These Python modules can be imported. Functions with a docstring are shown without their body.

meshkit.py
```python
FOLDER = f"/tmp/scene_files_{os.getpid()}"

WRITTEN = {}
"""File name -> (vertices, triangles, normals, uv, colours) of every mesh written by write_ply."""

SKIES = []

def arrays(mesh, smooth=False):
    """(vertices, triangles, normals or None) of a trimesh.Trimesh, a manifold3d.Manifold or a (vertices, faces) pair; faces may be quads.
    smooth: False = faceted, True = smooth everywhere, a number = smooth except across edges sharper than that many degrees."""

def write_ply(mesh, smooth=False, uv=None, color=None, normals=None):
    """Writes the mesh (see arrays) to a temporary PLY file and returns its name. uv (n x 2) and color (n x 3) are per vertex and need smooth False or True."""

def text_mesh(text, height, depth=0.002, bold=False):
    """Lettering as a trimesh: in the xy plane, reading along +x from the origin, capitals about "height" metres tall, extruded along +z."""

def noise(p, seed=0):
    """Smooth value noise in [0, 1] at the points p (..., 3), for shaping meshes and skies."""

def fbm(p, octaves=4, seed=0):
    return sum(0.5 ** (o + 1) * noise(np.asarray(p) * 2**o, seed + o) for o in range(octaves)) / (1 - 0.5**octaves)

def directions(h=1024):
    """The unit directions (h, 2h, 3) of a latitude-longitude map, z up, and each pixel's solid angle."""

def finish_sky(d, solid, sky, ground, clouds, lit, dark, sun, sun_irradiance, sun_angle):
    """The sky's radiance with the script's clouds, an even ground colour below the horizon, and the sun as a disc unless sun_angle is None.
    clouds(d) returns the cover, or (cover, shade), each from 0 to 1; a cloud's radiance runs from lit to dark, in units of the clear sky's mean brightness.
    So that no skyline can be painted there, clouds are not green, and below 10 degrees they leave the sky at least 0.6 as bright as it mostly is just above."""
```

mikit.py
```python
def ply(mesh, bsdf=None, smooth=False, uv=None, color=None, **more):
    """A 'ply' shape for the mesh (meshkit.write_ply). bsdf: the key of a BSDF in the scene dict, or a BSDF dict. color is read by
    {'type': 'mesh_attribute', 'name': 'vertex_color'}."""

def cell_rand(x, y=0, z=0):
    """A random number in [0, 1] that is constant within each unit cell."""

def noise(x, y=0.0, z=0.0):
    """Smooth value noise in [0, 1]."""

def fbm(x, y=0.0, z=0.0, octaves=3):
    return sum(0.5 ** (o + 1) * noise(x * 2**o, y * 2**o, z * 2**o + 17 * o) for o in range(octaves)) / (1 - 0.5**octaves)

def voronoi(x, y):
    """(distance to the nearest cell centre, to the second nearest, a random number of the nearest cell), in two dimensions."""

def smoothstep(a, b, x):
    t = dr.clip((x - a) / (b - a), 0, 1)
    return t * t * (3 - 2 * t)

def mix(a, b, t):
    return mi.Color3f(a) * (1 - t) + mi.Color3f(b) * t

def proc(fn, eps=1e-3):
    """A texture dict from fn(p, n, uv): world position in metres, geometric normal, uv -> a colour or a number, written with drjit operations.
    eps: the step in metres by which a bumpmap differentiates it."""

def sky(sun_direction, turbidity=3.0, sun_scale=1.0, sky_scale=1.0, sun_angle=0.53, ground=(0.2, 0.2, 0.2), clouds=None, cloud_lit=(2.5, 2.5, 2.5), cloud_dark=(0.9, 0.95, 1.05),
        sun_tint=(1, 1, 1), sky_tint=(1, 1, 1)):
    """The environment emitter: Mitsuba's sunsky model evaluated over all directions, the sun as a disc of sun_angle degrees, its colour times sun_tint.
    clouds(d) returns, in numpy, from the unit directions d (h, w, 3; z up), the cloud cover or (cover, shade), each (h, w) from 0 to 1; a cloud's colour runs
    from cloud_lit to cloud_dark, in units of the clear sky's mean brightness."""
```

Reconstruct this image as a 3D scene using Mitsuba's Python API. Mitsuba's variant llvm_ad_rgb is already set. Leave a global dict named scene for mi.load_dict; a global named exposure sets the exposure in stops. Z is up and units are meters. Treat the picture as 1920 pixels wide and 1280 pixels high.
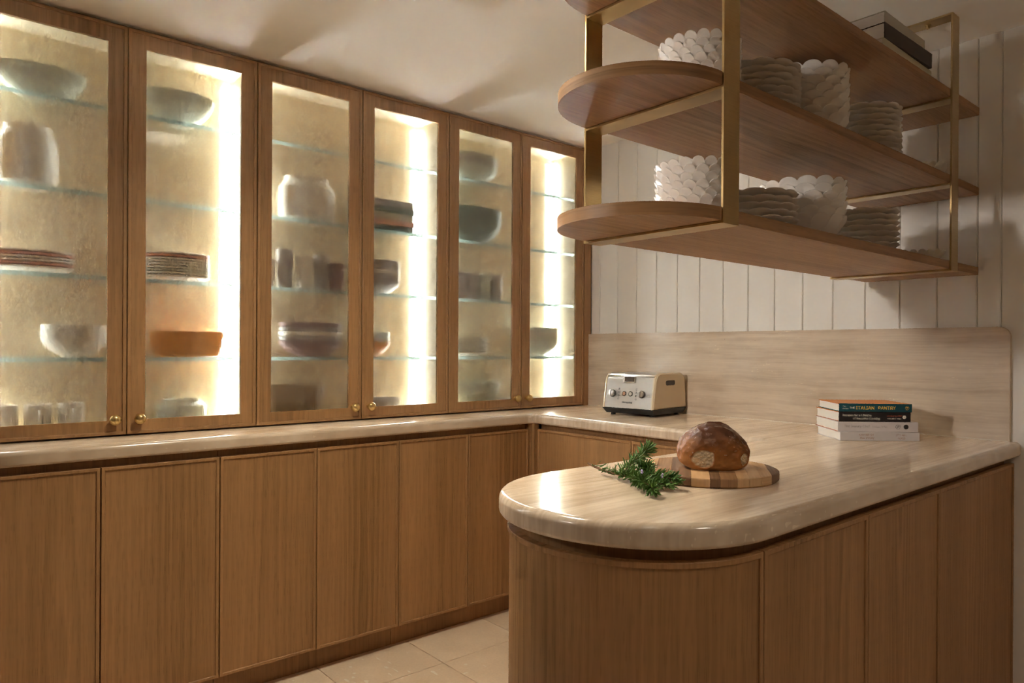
import math, random
import numpy as np, trimesh, manifold3d, shapely
import drjit as dr
import mitsuba as mi
import mikit, meshkit
from mikit import proc, fbm, noise, smoothstep, mix, cell_rand

random.seed(7)
rng = np.random.default_rng(7)
T = mi.ScalarTransform4f
scene, labels = {}, {}

# ---------------------------------------------------------------- camera
RT = np.array([0.64695027, 0.76251096, 0.0056908])
UP = np.array([-0.00506774, -0.0031634, 0.99998216])
FW = np.array([-0.76251535, 0.64696757, -0.00181764])
CAM = np.array([2.6851, 0.0, 1.2217])
M = np.eye(4)
M[:3, 0], M[:3, 1], M[:3, 2], M[:3, 3] = -RT, UP, FW, CAM
scene['camera'] = {'type': 'perspective', 'fov_axis': 'x', 'fov': 2 * math.degrees(math.atan(960 / 1334.49)),
                   'near_clip': 0.02, 'far_clip': 60.0, 'principal_point_offset_y': -(657.1 - 640) / 1280,
                   'to_world': T(M.tolist())}
# ---------------------------------------------------------------- light levels (the lamps are built with their objects below)
exposure = 3.36
UNSEEN_KEY = [54.0, 49.0, 44.5]        # unseen key lamp, placed to light the panelled wall and the books
UNSEEN_A = [23.6, 21.2, 16.6]        # unseen ceiling lamp, placed to light the aisle, floor and worktop
UNSEEN_B = [1.5, 1.4, 1.2]        # unseen ceiling lamp, placed to light the peninsula doors
UNSEEN_C = [5.2, 4.6, 3.8]           # unseen ceiling lamp, placed to light the shelf crockery from the right
LED = [10.8, 12.0, 12.0]              # strips inside the glazed cabinets

# ---------------------------------------------------------------- materials
def rgb(*c): return {'type': 'rgb', 'value': list(c)}
def pr(col, rough=0.5, spec=0.5, **k):
    return {'type': 'principled', 'base_color': col if isinstance(col, dict) else rgb(*col), 'roughness': rough, 'specular': spec, **k}
def mat(name, b, two=True):
    scene['mat_' + name] = {'type': 'twosided', 'b': b} if two else b
    return 'mat_' + name

def oak_fn(p, n, uv):
    u, v = uv.x, uv.y
    d0 = 0.012 + 0.085 * noise(v * 0.42, 3.1) + 0.022 * noise(v * 2.3, 8.2)
    uu = u + 0.07 * (noise(v * 0.6, 5.5) - 0.5)
    r = dr.sqrt(uu * uu + d0 * d0) + 0.020 * (fbm(u * 8.0, v * 1.2, 1.7) - 0.5)
    q = r * 52.0 + 2.5 * noise(r * 13.0, v * 0.3, 2.2)
    ring = q - dr.floor(q)                                       # slow early wood, quick dark late wood
    ring = smoothstep(0.0, 0.8, ring) * (1.0 - smoothstep(0.84, 1.0, ring)) * smoothstep(0.15, 0.75, noise(u * 5.0, v * 0.5, 6.6))
    tone = fbm(u * 5.0, v * 0.35, 4.0)
    band = noise(u * 42.0, v * 0.7, 7.0)
    fine = fbm(u * 230.0, v * 8.0, 2.0, octaves=2)
    pore = smoothstep(0.58, 0.92, noise(u * 520.0, v * 30.0, 9.0))
    near = 1.0 - 0.75 * smoothstep(0.025, 0.13, dr.abs(uu))
    t = 0.62 * tone + 0.34 * ring * near + 0.14 * (band - 0.5) + 0.30 * (fine - 0.5) + 0.16 * pore - 0.03
    return mix((0.355, 0.192, 0.082), (0.148, 0.073, 0.027), dr.clip(t, 0, 1))
OAK = mat('oak', pr(proc(oak_fn), 0.48, 0.35))

def travertine(l, a, b, w1=0.55, w2=0.42, w3=0.16, fk=0.45):
    """layers across l, streaks along a, bedding along b"""
    lw = l + 0.022 * (fbm(a * 2.3, b * 2.0, 1.0) - 0.5) + 0.012 * (noise(a * 11.0, b * 9.0, l * 9.0) - 0.5)
    broad = fbm(lw * 13.0, a * 1.1, b * 1.6)
    line = fbm(lw * 70.0, a * 3.2, b * 5.0)
    thin = noise(lw * 260.0, a * 9.0, b * 14.0)
    cloud = 0.6 * fbm(l * 16.0, a * 10.0, b * 10.0) + 0.4 * fbm(l * 75.0, a * 26.0, b * 30.0)
    fleck = smoothstep(0.80, 0.90, noise(l * 330.0, a * 75.0, b * 95.0)) * smoothstep(0.52, 0.70, fbm(l * 22.0, a * 9.0, b * 9.0 + 31.0))
    pit = smoothstep(0.86, 0.94, noise(l * 150.0, a * 46.0, b * 60.0 + 7.0)) * smoothstep(0.5, 0.7, fbm(l * 12.0, a * 5.0, b * 5.0 + 57.0))
    t = w1 * broad + w2 * line + w3 * thin + 0.42 * cloud - 0.24
    c = mix((0.69, 0.585, 0.465), (0.40, 0.285, 0.185), smoothstep(0.12, 0.98, t))
    c = mix(c, (0.80, 0.70, 0.56), fk * fleck)
    return mix(c, (0.33, 0.22, 0.13), 0.5 * pit)
STONE = mat('travertine', pr(proc(lambda p, n, uv: travertine(p.x, p.y, p.z)), 0.16, 0.5))
SPLASH = mat('travertine_splash', pr(proc(lambda p, n, uv: travertine(p.z, p.x, p.y, 0.42, 0.34, 0.20, 0.8)), 0.22, 0.45))

def tile_fn(p, n, uv):
    k = cell_rand(uv.x * 1.0, uv.y * 1.0)
    c = fbm(p.x * 7.0, p.y * 7.0, 2.0)
    s = smoothstep(0.87, 0.93, noise(p.x * 34.0 + 5.0, p.y * 60.0)) * smoothstep(0.5, 0.7, noise(p.x * 4.0, p.y * 4.0, 8.0))
    fine = noise(p.x * 180.0, p.y * 180.0)
    a = mix((0.74, 0.60, 0.45), (0.60, 0.47, 0.34), dr.clip(0.9 * c + 0.25 * fine + 0.35 * (k - 0.5), 0, 1))
    return mix(a, (0.78, 0.72, 0.62), 0.7 * s)
TILE = mat('limestone_tile', pr(proc(tile_fn), 0.42, 0.4))
GROUT = mat('grout', pr((0.55, 0.46, 0.35), 0.9, 0.1))

def paint_fn(p, n, uv):
    k = 0.97 + 0.04 * fbm(p.x * 2.0, p.y * 2.0, p.z * 0.8)
    return mi.Color3f(0.76, 0.73, 0.68) * k
PAINT = mat('wall_paint', pr(proc(paint_fn), 0.38, 0.4))
UNSEENP = mat('unseen_wall_paint', pr((0.42, 0.38, 0.33), 0.6, 0.3))  # walls out of view, tone chosen for the light they bounce
PLASTER = mat('ceiling_plaster', pr((0.85, 0.82, 0.77), 0.9, 0.1))
LINING_DIM = mat('cabinet_lining_dimmed', pr((0.21, 0.165, 0.105), 0.8, 0.15))  # same lining in a darker copy, offsets glare from the led strips
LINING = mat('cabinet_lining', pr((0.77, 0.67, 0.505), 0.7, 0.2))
def brass_fn(p, n, uv):
    b = noise(p.x * 30.0, p.y * 30.0, p.z * 900.0)
    return mix((0.56, 0.40, 0.19), (0.48, 0.335, 0.15), b)
BRASS = mat('brushed_brass', {'type': 'principled', 'base_color': proc(brass_fn), 'roughness': 0.30, 'metallic': 1.0})
KNOBM = mat('polished_brass', {'type': 'principled', 'base_color': rgb(0.66, 0.47, 0.20), 'roughness': 0.22, 'metallic': 1.0})
WHITE = mat('glazed_white', pr((0.86, 0.83, 0.78), 0.22, 0.5))
MATTEW = mat('stoneware', pr((0.72, 0.67, 0.60), 0.45, 0.4))
GREENGL = mat('shelf_edge_glass', {'type': 'principledthin', 'base_color': rgb(0.29, 0.38, 0.34), 'roughness': 0.3, 'diff_trans': 1.0, 'eta': 1.45}, two=False)
PANESH = mat('clear_shelf_glass', {'type': 'thindielectric', 'int_ior': 1.35}, two=False)
REED = mat('reeded_glass', {'type': 'roughdielectric', 'distribution': 'beckmann', 'int_ior': 1.5, 'ext_ior': 1.0, 'alpha_u': 0.032, 'alpha_v': 0.006}, two=False)
FRONTGL = mat('flat_glass_face', {'type': 'dielectric', 'int_ior': 1.5, 'ext_ior': 1.0}, two=False)

def plain(name, col, rough=0.5, spec=0.4, **k): return mat(name, pr(col, rough, spec, **k))

# ---------------------------------------------------------------- helpers
def key_for(name):
    if name not in labels and name not in scene: return name
    k = 1
    while f'{name}_{k:03d}' in labels or f'{name}_{k:03d}' in scene: k += 1
    return f'{name}_{k:03d}'
def thing(name, label, cat, group=None):
    k = key_for(name); labels[k] = {'label': label, 'category': cat}
    if group: labels[k]['group'] = group
    return k
def struct(name): labels[name] = {'kind': 'structure'}; return name
def part(parent, name, shape, label=None, kind=None):
    k = key_for(parent + '__' + name) if name else parent
    scene[k] = shape
    if label or kind:
        labels[k] = {a: b for a, b in (('label', label), ('kind', kind)) if b}
    return k
CUBE = np.array([[x, y, z] for x in (0, 1) for y in (0, 1) for z in (0, 1)], float)
def box(lo, hi, bev=0.0):
    lo, hi = np.array(lo, float), np.array(hi, float)
    if bev <= 0:
        m = trimesh.creation.box(extents=hi - lo); m.apply_translation((lo + hi) / 2); return m
    pts = []
    for c in CUBE:
        p = lo + c * (hi - lo)
        for a in range(3):
            q = p + (1 - 2 * c) * bev; q[a] = p[a]; pts.append(q)
    return trimesh.convex.convex_hull(np.array(pts))
def cat(ms): return trimesh.util.concatenate(ms)
def crease(m, ang=30): return trimesh.graph.smooth_shade(m, angle=np.radians(ang), facet_minarea=None)
def vnormals(m):
    v, f = np.array(m.vertices), np.array(m.faces)
    n = np.zeros_like(v); c = np.cross(v[f[:, 1]] - v[f[:, 0]], v[f[:, 2]] - v[f[:, 0]])
    for k in range(3): np.add.at(n, f[:, k], c)
    return n / np.maximum(np.linalg.norm(n, axis=1, keepdims=True), 1e-12)
def oak(m, along, xf=None, warp=None, centre=None, bsdf=None, jitter=0.10, uvfix=None):
    """wood shape: grain runs along axis 'along' of the mesh's own frame; warp / xf take it to the world afterwards"""
    m = crease(m, 30); v = np.array(m.vertices); n = np.abs(vnormals(m))
    c = (v.min(0) + v.max(0)) / 2 if centre is None else np.array(centre, float)
    others = [a for a in range(3) if a != along]
    n2 = n[:, others]; drop = np.argmax(n, axis=1)
    ua = np.where(drop == others[0], others[1], others[0])
    u = v[np.arange(len(v)), ua] - c[ua]
    vv = v[:, along] - c[along]
    end = drop == along
    vv = np.where(end, (v[:, others[1]] - c[others[1]]) * 0.15, vv)
    uv = np.stack([u + rng.uniform(-jitter, jitter), vv + rng.uniform(0, 60)], 1)
    if uvfix is not None: uv = uvfix(v, n, uv)
    if warp is not None: v = warp(v)
    if xf is not None: v = xf(v)
    return mikit.ply(trimesh.Trimesh(v, m.faces, process=False), bsdf or OAK, True, uv=uv)
def ply(m, bsdf, smooth=30, **k): return mikit.ply(m, bsdf, smooth, **k)
def frame(o, h, n):
    """local (h, v, n) -> world, v is up"""
    o, h, n = (np.array(a, float) for a in (o, h, n)); up = np.array([0, 0, 1.0])
    R = np.stack([h, up, n], 1); flip = np.linalg.det(R) < 0
    def f(v): return v @ R.T + o
    f.flip = flip
    return f
def lathe(prof, n=48):
    return trimesh.creation.revolve(np.array(prof, float), sections=n)
def rect_ring(w, h, rings):
    """profile swept round a w x h rectangle: rings of (inset, height); mitred corners"""
    vs, fs = [], []
    for d, z in rings:
        vs += [[d, d, z], [w - d, d, z], [w - d, h - d, z], [d, h - d, z]]
    for r in range(len(rings) - 1):
        for k in range(4):
            a, b = r * 4 + k, r * 4 + (k + 1) % 4
            fs += [[a, b, b + 4], [a, b + 4, a + 4]]
    k = len(rings) - 1                                             # close back to first ring
    for j in range(4):
        a, b = k * 4 + j, k * 4 + (j + 1) % 4
        fs += [[a, b, (j + 1) % 4], [a, (j + 1) % 4, j]]
    m = trimesh.Trimesh(np.array(vs, float), np.array(fs), process=False); m.fix_normals(); return m
def cyl(p0, p1, r, n=24, r1=None):
    p0, p1 = np.array(p0, float), np.array(p1, float); L = np.linalg.norm(p1 - p0)
    r1 = r if r1 is None else r1
    m = lathe([(0, 0), (r, 0), (r1, L), (0, L)], n)
    m.apply_transform(trimesh.geometry.align_vectors([0, 0, 1], (p1 - p0) / L)); m.apply_translation(p0); return m
def mv(m, xyz=(0, 0, 0), rz=0.0):
    m = m.copy()
    if rz: m.apply_transform(trimesh.transformations.rotation_matrix(rz, [0, 0, 1]))
    m.apply_translation(xyz); return m

# ---------------------------------------------------------------- main dimensions
ZC, ZU = 0.92, 0.8731              # worktop top and underside
YW, YS = 2.8437, 2.8237            # panelled wall face, splashback face
ZCEIL = 2.318
X0, X1, Y0 = -0.36, 5.6, -4.2

# ---------------------------------------------------------------- the room
struct('floor'); struct('ceiling')
for w in ('left', 'right', 'back', 'front'): struct('wall_' + w)
scene['floor'] = ply(box((X0, Y0, -0.10), (X1, YW + 0.1, -0.006)), GROUT)
scene['ceiling'] = ply(box((X0 - 0.1, Y0 - 0.1, ZCEIL), (X1 + 0.1, YW + 0.2, ZCEIL + 0.1)), PLASTER)
scene['wall_left'] = ply(box((X0 - 0.1, Y0 - 0.1, -0.1), (X0, YW + 0.2, ZCEIL)), PAINT)
scene['wall_right'] = ply(box((X1, Y0 - 0.1, -0.1), (X1 + 0.1, YW + 0.2, ZCEIL)), UNSEENP)  # unseen wall, toned for its bounce light
scene['wall_front'] = ply(box((X0, Y0 - 0.1, -0.1), (X1, Y0, ZCEIL)), UNSEENP)  # unseen wall behind the camera, toned for its bounce light
scene['wall_back'] = ply(box((X0, YW + 0.012, -0.1), (X1, YW + 0.2, ZCEIL)), PAINT)
# wall boards with V joints
xs = [1.84 - 0.127 * k for k in range(0, 16)][::-1]
edges = [(a, b) for a, b in zip(xs[:-1], xs[1:])] + [(1.84, 1.912), (1.912, X1)]
for a, b in edges:
    if b < 0.0: continue
    a = max(a, 0.0)
    part('wall_back', 'board', ply(box((a + 0.0008, YW, -0.0), (b - 0.0008, YW + 0.014, ZCEIL), 0.0030), PAINT, False))
# floor tiles, running bond along the room
tw, tl = 0.3965, 0.398
k = 0
for i in range(-1, 16):
    for j in range(-15, 8):
        x_lo = 0.009 + tw * i
        off = -0.007 if i <= 0 else 0.19 + 0.07 * (i % 3)
        off = {0: 0.0, 1: 0.0}.get(i, 0.13 * (i % 3))
        y_lo = 1.594 + tl * j + off
        x_hi, y_hi = x_lo + tw, y_lo + tl
        x_lo, x_hi, y_lo, y_hi = max(x_lo, X0), min(x_hi, X1), max(y_lo, Y0), min(y_hi, YW)
        if x_hi - x_lo < 0.02 or y_hi - y_lo < 0.02: continue
        m = box((x_lo + 0.0013, y_lo + 0.0013, -0.012), (x_hi - 0.0013, y_hi - 0.0013, 0.0), 0.0012)
        part('floor', 'tile', mikit.ply(m, TILE, False, uv=np.tile([[k + 0.5, 0.5]], (len(m.vertices), 1)))); k += 1

# ---------------------------------------------------------------- unseen lamps, all out of view, placed for the light they give
BLACKM = mat('black_metal', pr((0.02, 0.02, 0.02), 0.5, 0.4))
def aim(m, d, p):
    m = m.copy(); m.apply_transform(trimesh.geometry.align_vectors([0, 0, 1], np.array(d, float) / np.linalg.norm(d))); m.apply_translation(p); return m
def unseen_spot(p, target, r=0.09, L=0.30):
    p = np.array(p, float); d = np.array(target, float) - p; d /= np.linalg.norm(d)
    t = thing('unseen_key_lamp', 'unseen key lamp on a slim black pole, placed to light the panelled wall', 'unseen lamp')
    disc = lathe([(0, 0.0), (r, 0.0), (r, 0.004), (0, 0.004)], 40)
    part(t, 'lamp', {**ply(aim(disc, d, p), WHITE, False), 'emitter': {'type': 'area', 'radiance': rgb(*UNSEEN_KEY)}})
    sh = lathe([(0, -0.012), (r + 0.020, -0.012), (r + 0.020, L), (r + 0.016, L), (r + 0.016, -0.006), (0, -0.006)], 48)  # tube crops the beam to keep it off the peninsula front
    part(t, 'shade', ply(aim(sh, d, p), BLACKM, 30))
    q = p - d * 0.03
    part(t, 'pole', ply(cyl((q[0], q[1], 0.02), q, 0.010, 16), BLACKM))
    part(t, 'foot', ply(mv(lathe([(0, 0), (0.14, 0), (0.14, 0.015), (0.02, 0.025), (0, 0.025)], 48), (q[0], q[1], 0)), BLACKM))
def unseen_ceiling_lamp(x, y, rad, label, r=0.11):
    t = thing('unseen_ceiling_lamp', label, 'unseen_ceiling_lamp')
    part(t, 'lamp', {**ply(mv(lathe([(0, 0), (r, 0), (r, 0.0012), (0, 0.0012)], 36), (x, y, ZCEIL - 0.0020)), WHITE, False), 'emitter': {'type': 'area', 'radiance': rgb(*rad)}})
    part(t, 'can', ply(mv(lathe([(r + 0.006, -0.085), (r + 0.012, -0.085), (r + 0.012, 0.0019), (r + 0.006, 0.0019)], 48), (x, y, ZCEIL - 0.0020)), BLACKM))  # can cuts the wide rays to keep the upper door frames darker
unseen_spot((1.15, -1.0, 1.83), (0.98, 2.84, 1.38))
unseen_ceiling_lamp(1.02, 0.94, UNSEEN_A, 'unseen round ceiling lamp placed to light the aisle and worktop')
unseen_ceiling_lamp(2.45, 0.55, UNSEEN_B, 'unseen round ceiling lamp placed to light the peninsula doors')
unseen_ceiling_lamp(3.35, 1.25, UNSEEN_C, 'unseen round ceiling lamp placed to light the shelf crockery from the right', 0.16)

# ---------------------------------------------------------------- cabinet fronts
def bead_front(parent, name, w, h, xf, t=0.020, warp=None, sub=None, label=None):
    """flat door leaf with a raised bead round its edge; local frame (h, v, n) with the face at n = 0"""
    d = part(parent, name, None, label)
    pan = box((0.0008, 0.0008, -t), (w - 0.0008, h - 0.0008, -0.0045))
    bd = rect_ring(w, h, [(0, -t + 0.002), (0, -0.0015), (0.0015, 0), (0.0095, 0), (0.011, -0.0015), (0.011, -t + 0.002)])
    if sub:
        pan, bd = (m.subdivide_to_size(sub, max_iter=20) for m in (pan, bd))
    scene[d] = oak(pan, 1, xf, warp)
    part(d, 'edge_bead', oak(bd, 1, xf, warp))
    return d

def base_unit(key, spans, z0, z1, xf, depth, kick=0.06):
    """base cabinet: carcass, plinth, doors; spans are (h0, h1) in the unit's frame with the door face at n = 0"""
    h0, h1 = spans[0][0], spans[-1][1]
    part(key, 'carcass', oak(box((h0 + 0.001, z0, -depth), (h1 - 0.001, z1 - 0.006, -0.022)), 1, xf))
    part(key, 'plinth', oak(box((h0 + 0.001, 0.0, -depth), (h1 - 0.001, z0, -kick)), 1, xf))
    part(key, 'finger_rail', oak(box((h0 + 0.001, z1 - 0.006, -depth), (h1 - 0.001, ZU, -0.028)), 1, xf))
    for a, b in spans:
        g = 0.0016
        xf2 = (lambda A: (lambda v: xf(v + np.array([A, z0, 0]))))(a + g)
        bead_front(key, 'door', b - a - 2 * g, z1 - z0, xf2)

ZD, ZK, XB = 0.8476, 0.0927, 0.1847
fl = frame((XB, 0, 0), (0, 1, 0), (1, 0, 0))
b = [0.10, 0.4563, 0.8152, 1.1685, 1.5243, 1.8756, 2.2306]
words = ['nearest the camera on the left run', 'in the middle of the left run', 'at the inner corner of the left run']
for i in range(3):
    t = thing('base_cabinet', f'oak base cabinet with two beaded doors, {words[i]}', 'cabinet', 'oak base cabinets of the left run')
    base_unit(t, [(b[2 * i], b[2 * i + 1]), (b[2 * i + 1], b[2 * i + 2])], ZK, ZD, fl, 0.54)
    if i == 0: part(t, 'end_panel', oak(box((X0, 0.080, 0), (XB, 0.0995, ZU)), 2))
# back run
YB = 2.2572
fb = frame((0, YB, 0), (1, 0, 0), (0, -1, 0))
t = thing('corner_cabinet', 'oak base cabinet with beaded doors under the back worktop, below the toaster', 'cabinet')
base_unit(t, [(0.2105, 0.7805), (0.7805, 1.3505)], ZK, ZD, fb, 0.56)
part(t, 'corner_post', oak(box((0.150, 2.2345, 0), (0.1855, 2.2560, ZU)), 2))
part(t, 'corner_post', oak(box((0.1865, 2.2420, 0), (0.2085, 2.2700, ZU)), 2))
part(t, 'filler', oak(box((1.352, YB + 0.02, 0), (1.425, 2.80, ZU)), 2))

# peninsula cabinet: rounded end, then two doors and a fixed panel towards the wall
PC, PR = np.array([1.695, 1.203]), 0.285
t = thing('peninsula_cabinet', 'oak peninsula cabinet with a rounded end, under the bread and rosemary', 'cabinet')
yw = YW - 0.002
def pen_x(y): return 1.980 - 0.0255 * (y - 1.203) / 1.62
def D_outline(r, xr_off, y1=yw, x_left=None, n=64):
    a = np.linspace(math.pi, 2 * math.pi, n)
    pts = [(PC[0] + r * math.cos(q), PC[1] + r * math.sin(q)) for q in a]
    pts += [(pen_x(y1) + xr_off, y1), (PC[0] - r, y1)]
    return np.array(pts)
def prism(pts, z0, z1):
    return mv(trimesh.creation.extrude_polygon(shapely.Polygon(pts), z1 - z0, engine='earcut'), (0, 0, z0))
part(t, 'carcass', oak(prism(D_outline(PR - 0.022, -0.022), ZK, ZD - 0.006), 2))
part(t, 'plinth', oak(prism(D_outline(PR - 0.06, -0.06), 0, ZK), 2))
part(t, 'finger_rail', oak(prism(D_outline(PR - 0.030, -0.030), ZD - 0.006, ZU), 2))
arc = math.pi * PR
def wrap2(v):
    q = np.minimum(v[:, 0], arc) / PR + math.pi
    r = PR + v[:, 2]
    tail = np.maximum(v[:, 0] - arc, 0)
    return np.stack([PC[0] + r * np.cos(q), PC[1] + r * np.sin(q) + tail, v[:, 1] + ZK], 1)
bead_front(t, 'curved_panel', arc + 0.014, ZD - ZK, None, warp=lambda v: wrap2(v), sub=0.03, label='curved oak panel round the end')
ys = [1.219, 1.681, 2.142, yw]
for a, b2, nm in ((ys[0], ys[1], 'door'), (ys[1], ys[2], 'door'), (ys[2], ys[3], 'end_panel')):
    p0, p1 = np.array([pen_x(a), a, 0]), np.array([pen_x(b2), b2, 0])
    L = np.linalg.norm(p1 - p0); h = (p1 - p0) / L
    g = 0.0016 if nm == 'door' else 0.0003
    if nm == 'door' and a == ys[1]: L += 0.0012
    bead_front(t, nm, L - 2 * g, ZD - ZK, frame(p0 + h * g + np.array([0, 0, ZK]), h, (h[1], -h[0], 0)))
# aisle side panel
part(t, 'aisle_panel', oak(box((PC[0] - PR, PC[1] + 0.002, ZK), (PC[0] - PR + 0.020, 2.255, ZD)), 2))

# ---------------------------------------------------------------- worktop: one U of travertine with rounded edges
def worktop():
    R = 0.303; n = 72
    a = np.linspace(math.pi, 2 * math.pi, n)
    right = lambda y: PC[0] + R - 0.0255 * (y - 1.203) / 1.62
    arcp = np.stack([PC[0] + R * np.cos(a), PC[1] + R * np.sin(a)], 1)
    xl = PC[0] - R; yf = 2.2422; xf_ = 0.1997
    pts, off = [], []
    def add(p, o): pts.append(p); off.append(o)
    add((X0 + 0.002, 0.082), (0, 1)); add((xf_, 0.082), (-1, 1))
    for y in np.linspace(0.3, 2.2, 9): add((xf_, y), (-1, 0))
    add((xf_, yf), (-1, 1))
    for x in np.linspace(0.3, 1.35, 6): add((x, yf), (0, 1))
    add((xl, yf), (1, 1))
    for y in np.linspace(2.15, 1.25, 6): add((xl, y), (1, 0))
    for p, q in zip(arcp, a): add(p, (-math.cos(q), -math.sin(q)))
    for y in np.linspace(1.3, 2.7, 8): add((right(y), y), (-1, 0))
    add((right(YW - .0005), YW - .0005), (-1, 0)); add((X0 + 0.002, YW - .0005), (0, 0))
    pts, off = np.array(pts), np.array(off)
    H = ZC - ZU; rt, rb = 0.017, 0.010
    prof = [(rb, 0)] + [(rb - rb * math.sin(q), rb - rb * math.cos(q)) for q in np.linspace(0, math.pi / 2, 5)[1:]]
    prof += [(0, H - rt)] + [(rt - rt * math.cos(q), H - rt + rt * math.sin(q)) for q in np.linspace(0, math.pi / 2, 9)[1:]]
    N = len(pts); vs, fs = [], []
    for d, z in prof: vs.append(np.column_stack([pts + off * d, np.full(N, ZU + z)]))
    for r in range(len(prof) - 1):
        i = np.arange(N); j = (i + 1) % N
        fs += [np.stack([r * N + i, r * N + j, (r + 1) * N + j], 1), np.stack([r * N + i, (r + 1) * N + j, (r + 1) * N + i], 1)]
    for r, flip in ((0, True), (len(prof) - 1, False)):
        import mapbox_earcut as me
        v2 = vs[r][:, :2]
        tri = me.triangulate_float64(v2, np.array([N], dtype=np.uint32)).reshape(-1, 3).astype(int)
        ar = np.cross(np.append(v2[tri[0][1]] - v2[tri[0][0]], 0), np.append(v2[tri[0][2]] - v2[tri[0][0]], 0))[2]
        if (ar < 0) != flip: tri = tri[:, ::-1]
        fs.append(tri + r * N)
    m = trimesh.Trimesh(np.vstack(vs), np.vstack(fs), process=False)
    if m.volume < 0: m.invert()
    return m
t = thing('worktop', 'polished beige travertine worktop running round all three cabinet runs, with a rounded peninsula end', 'worktop')
scene[t] = ply(worktop(), STONE, 25)
# splashback slab with a rounded upper corner
def splash():
    r = 0.034; x1, z1 = 1.944, 1.3077
    a = np.linspace(0, math.pi / 2, 10)
    pts = [(0.0005, ZC + 0.0005), (x1, ZC + 0.0005)] + [(x1 - r + r * math.cos(q), z1 - r + r * math.sin(q)) for q in a] + [(0.0005, z1)]
    m = trimesh.creation.extrude_polygon(shapely.Polygon(pts), YW - YS - 0.0005, engine='earcut')
    v = np.array(m.vertices); return trimesh.Trimesh(np.stack([v[:, 0], YW - 0.0003 - v[:, 2], v[:, 1]], 1), m.faces, process=False)
t = thing('splashback', 'travertine splashback slab with a rounded corner, behind the toaster and book stack', 'splashback')
m = splash(); m.fix_normals()
scene[t] = ply(m, SPLASH, 25)
part(t, 'sealant_line', ply(box((0.001, YS - 0.0028, ZC + 0.0003), (1.94, YS - 0.0003, ZC + 0.0026)), plain('white_sealant', (0.78, 0.72, 0.62), 0.5, 0.3), False), 'thin white sealant line')

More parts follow.
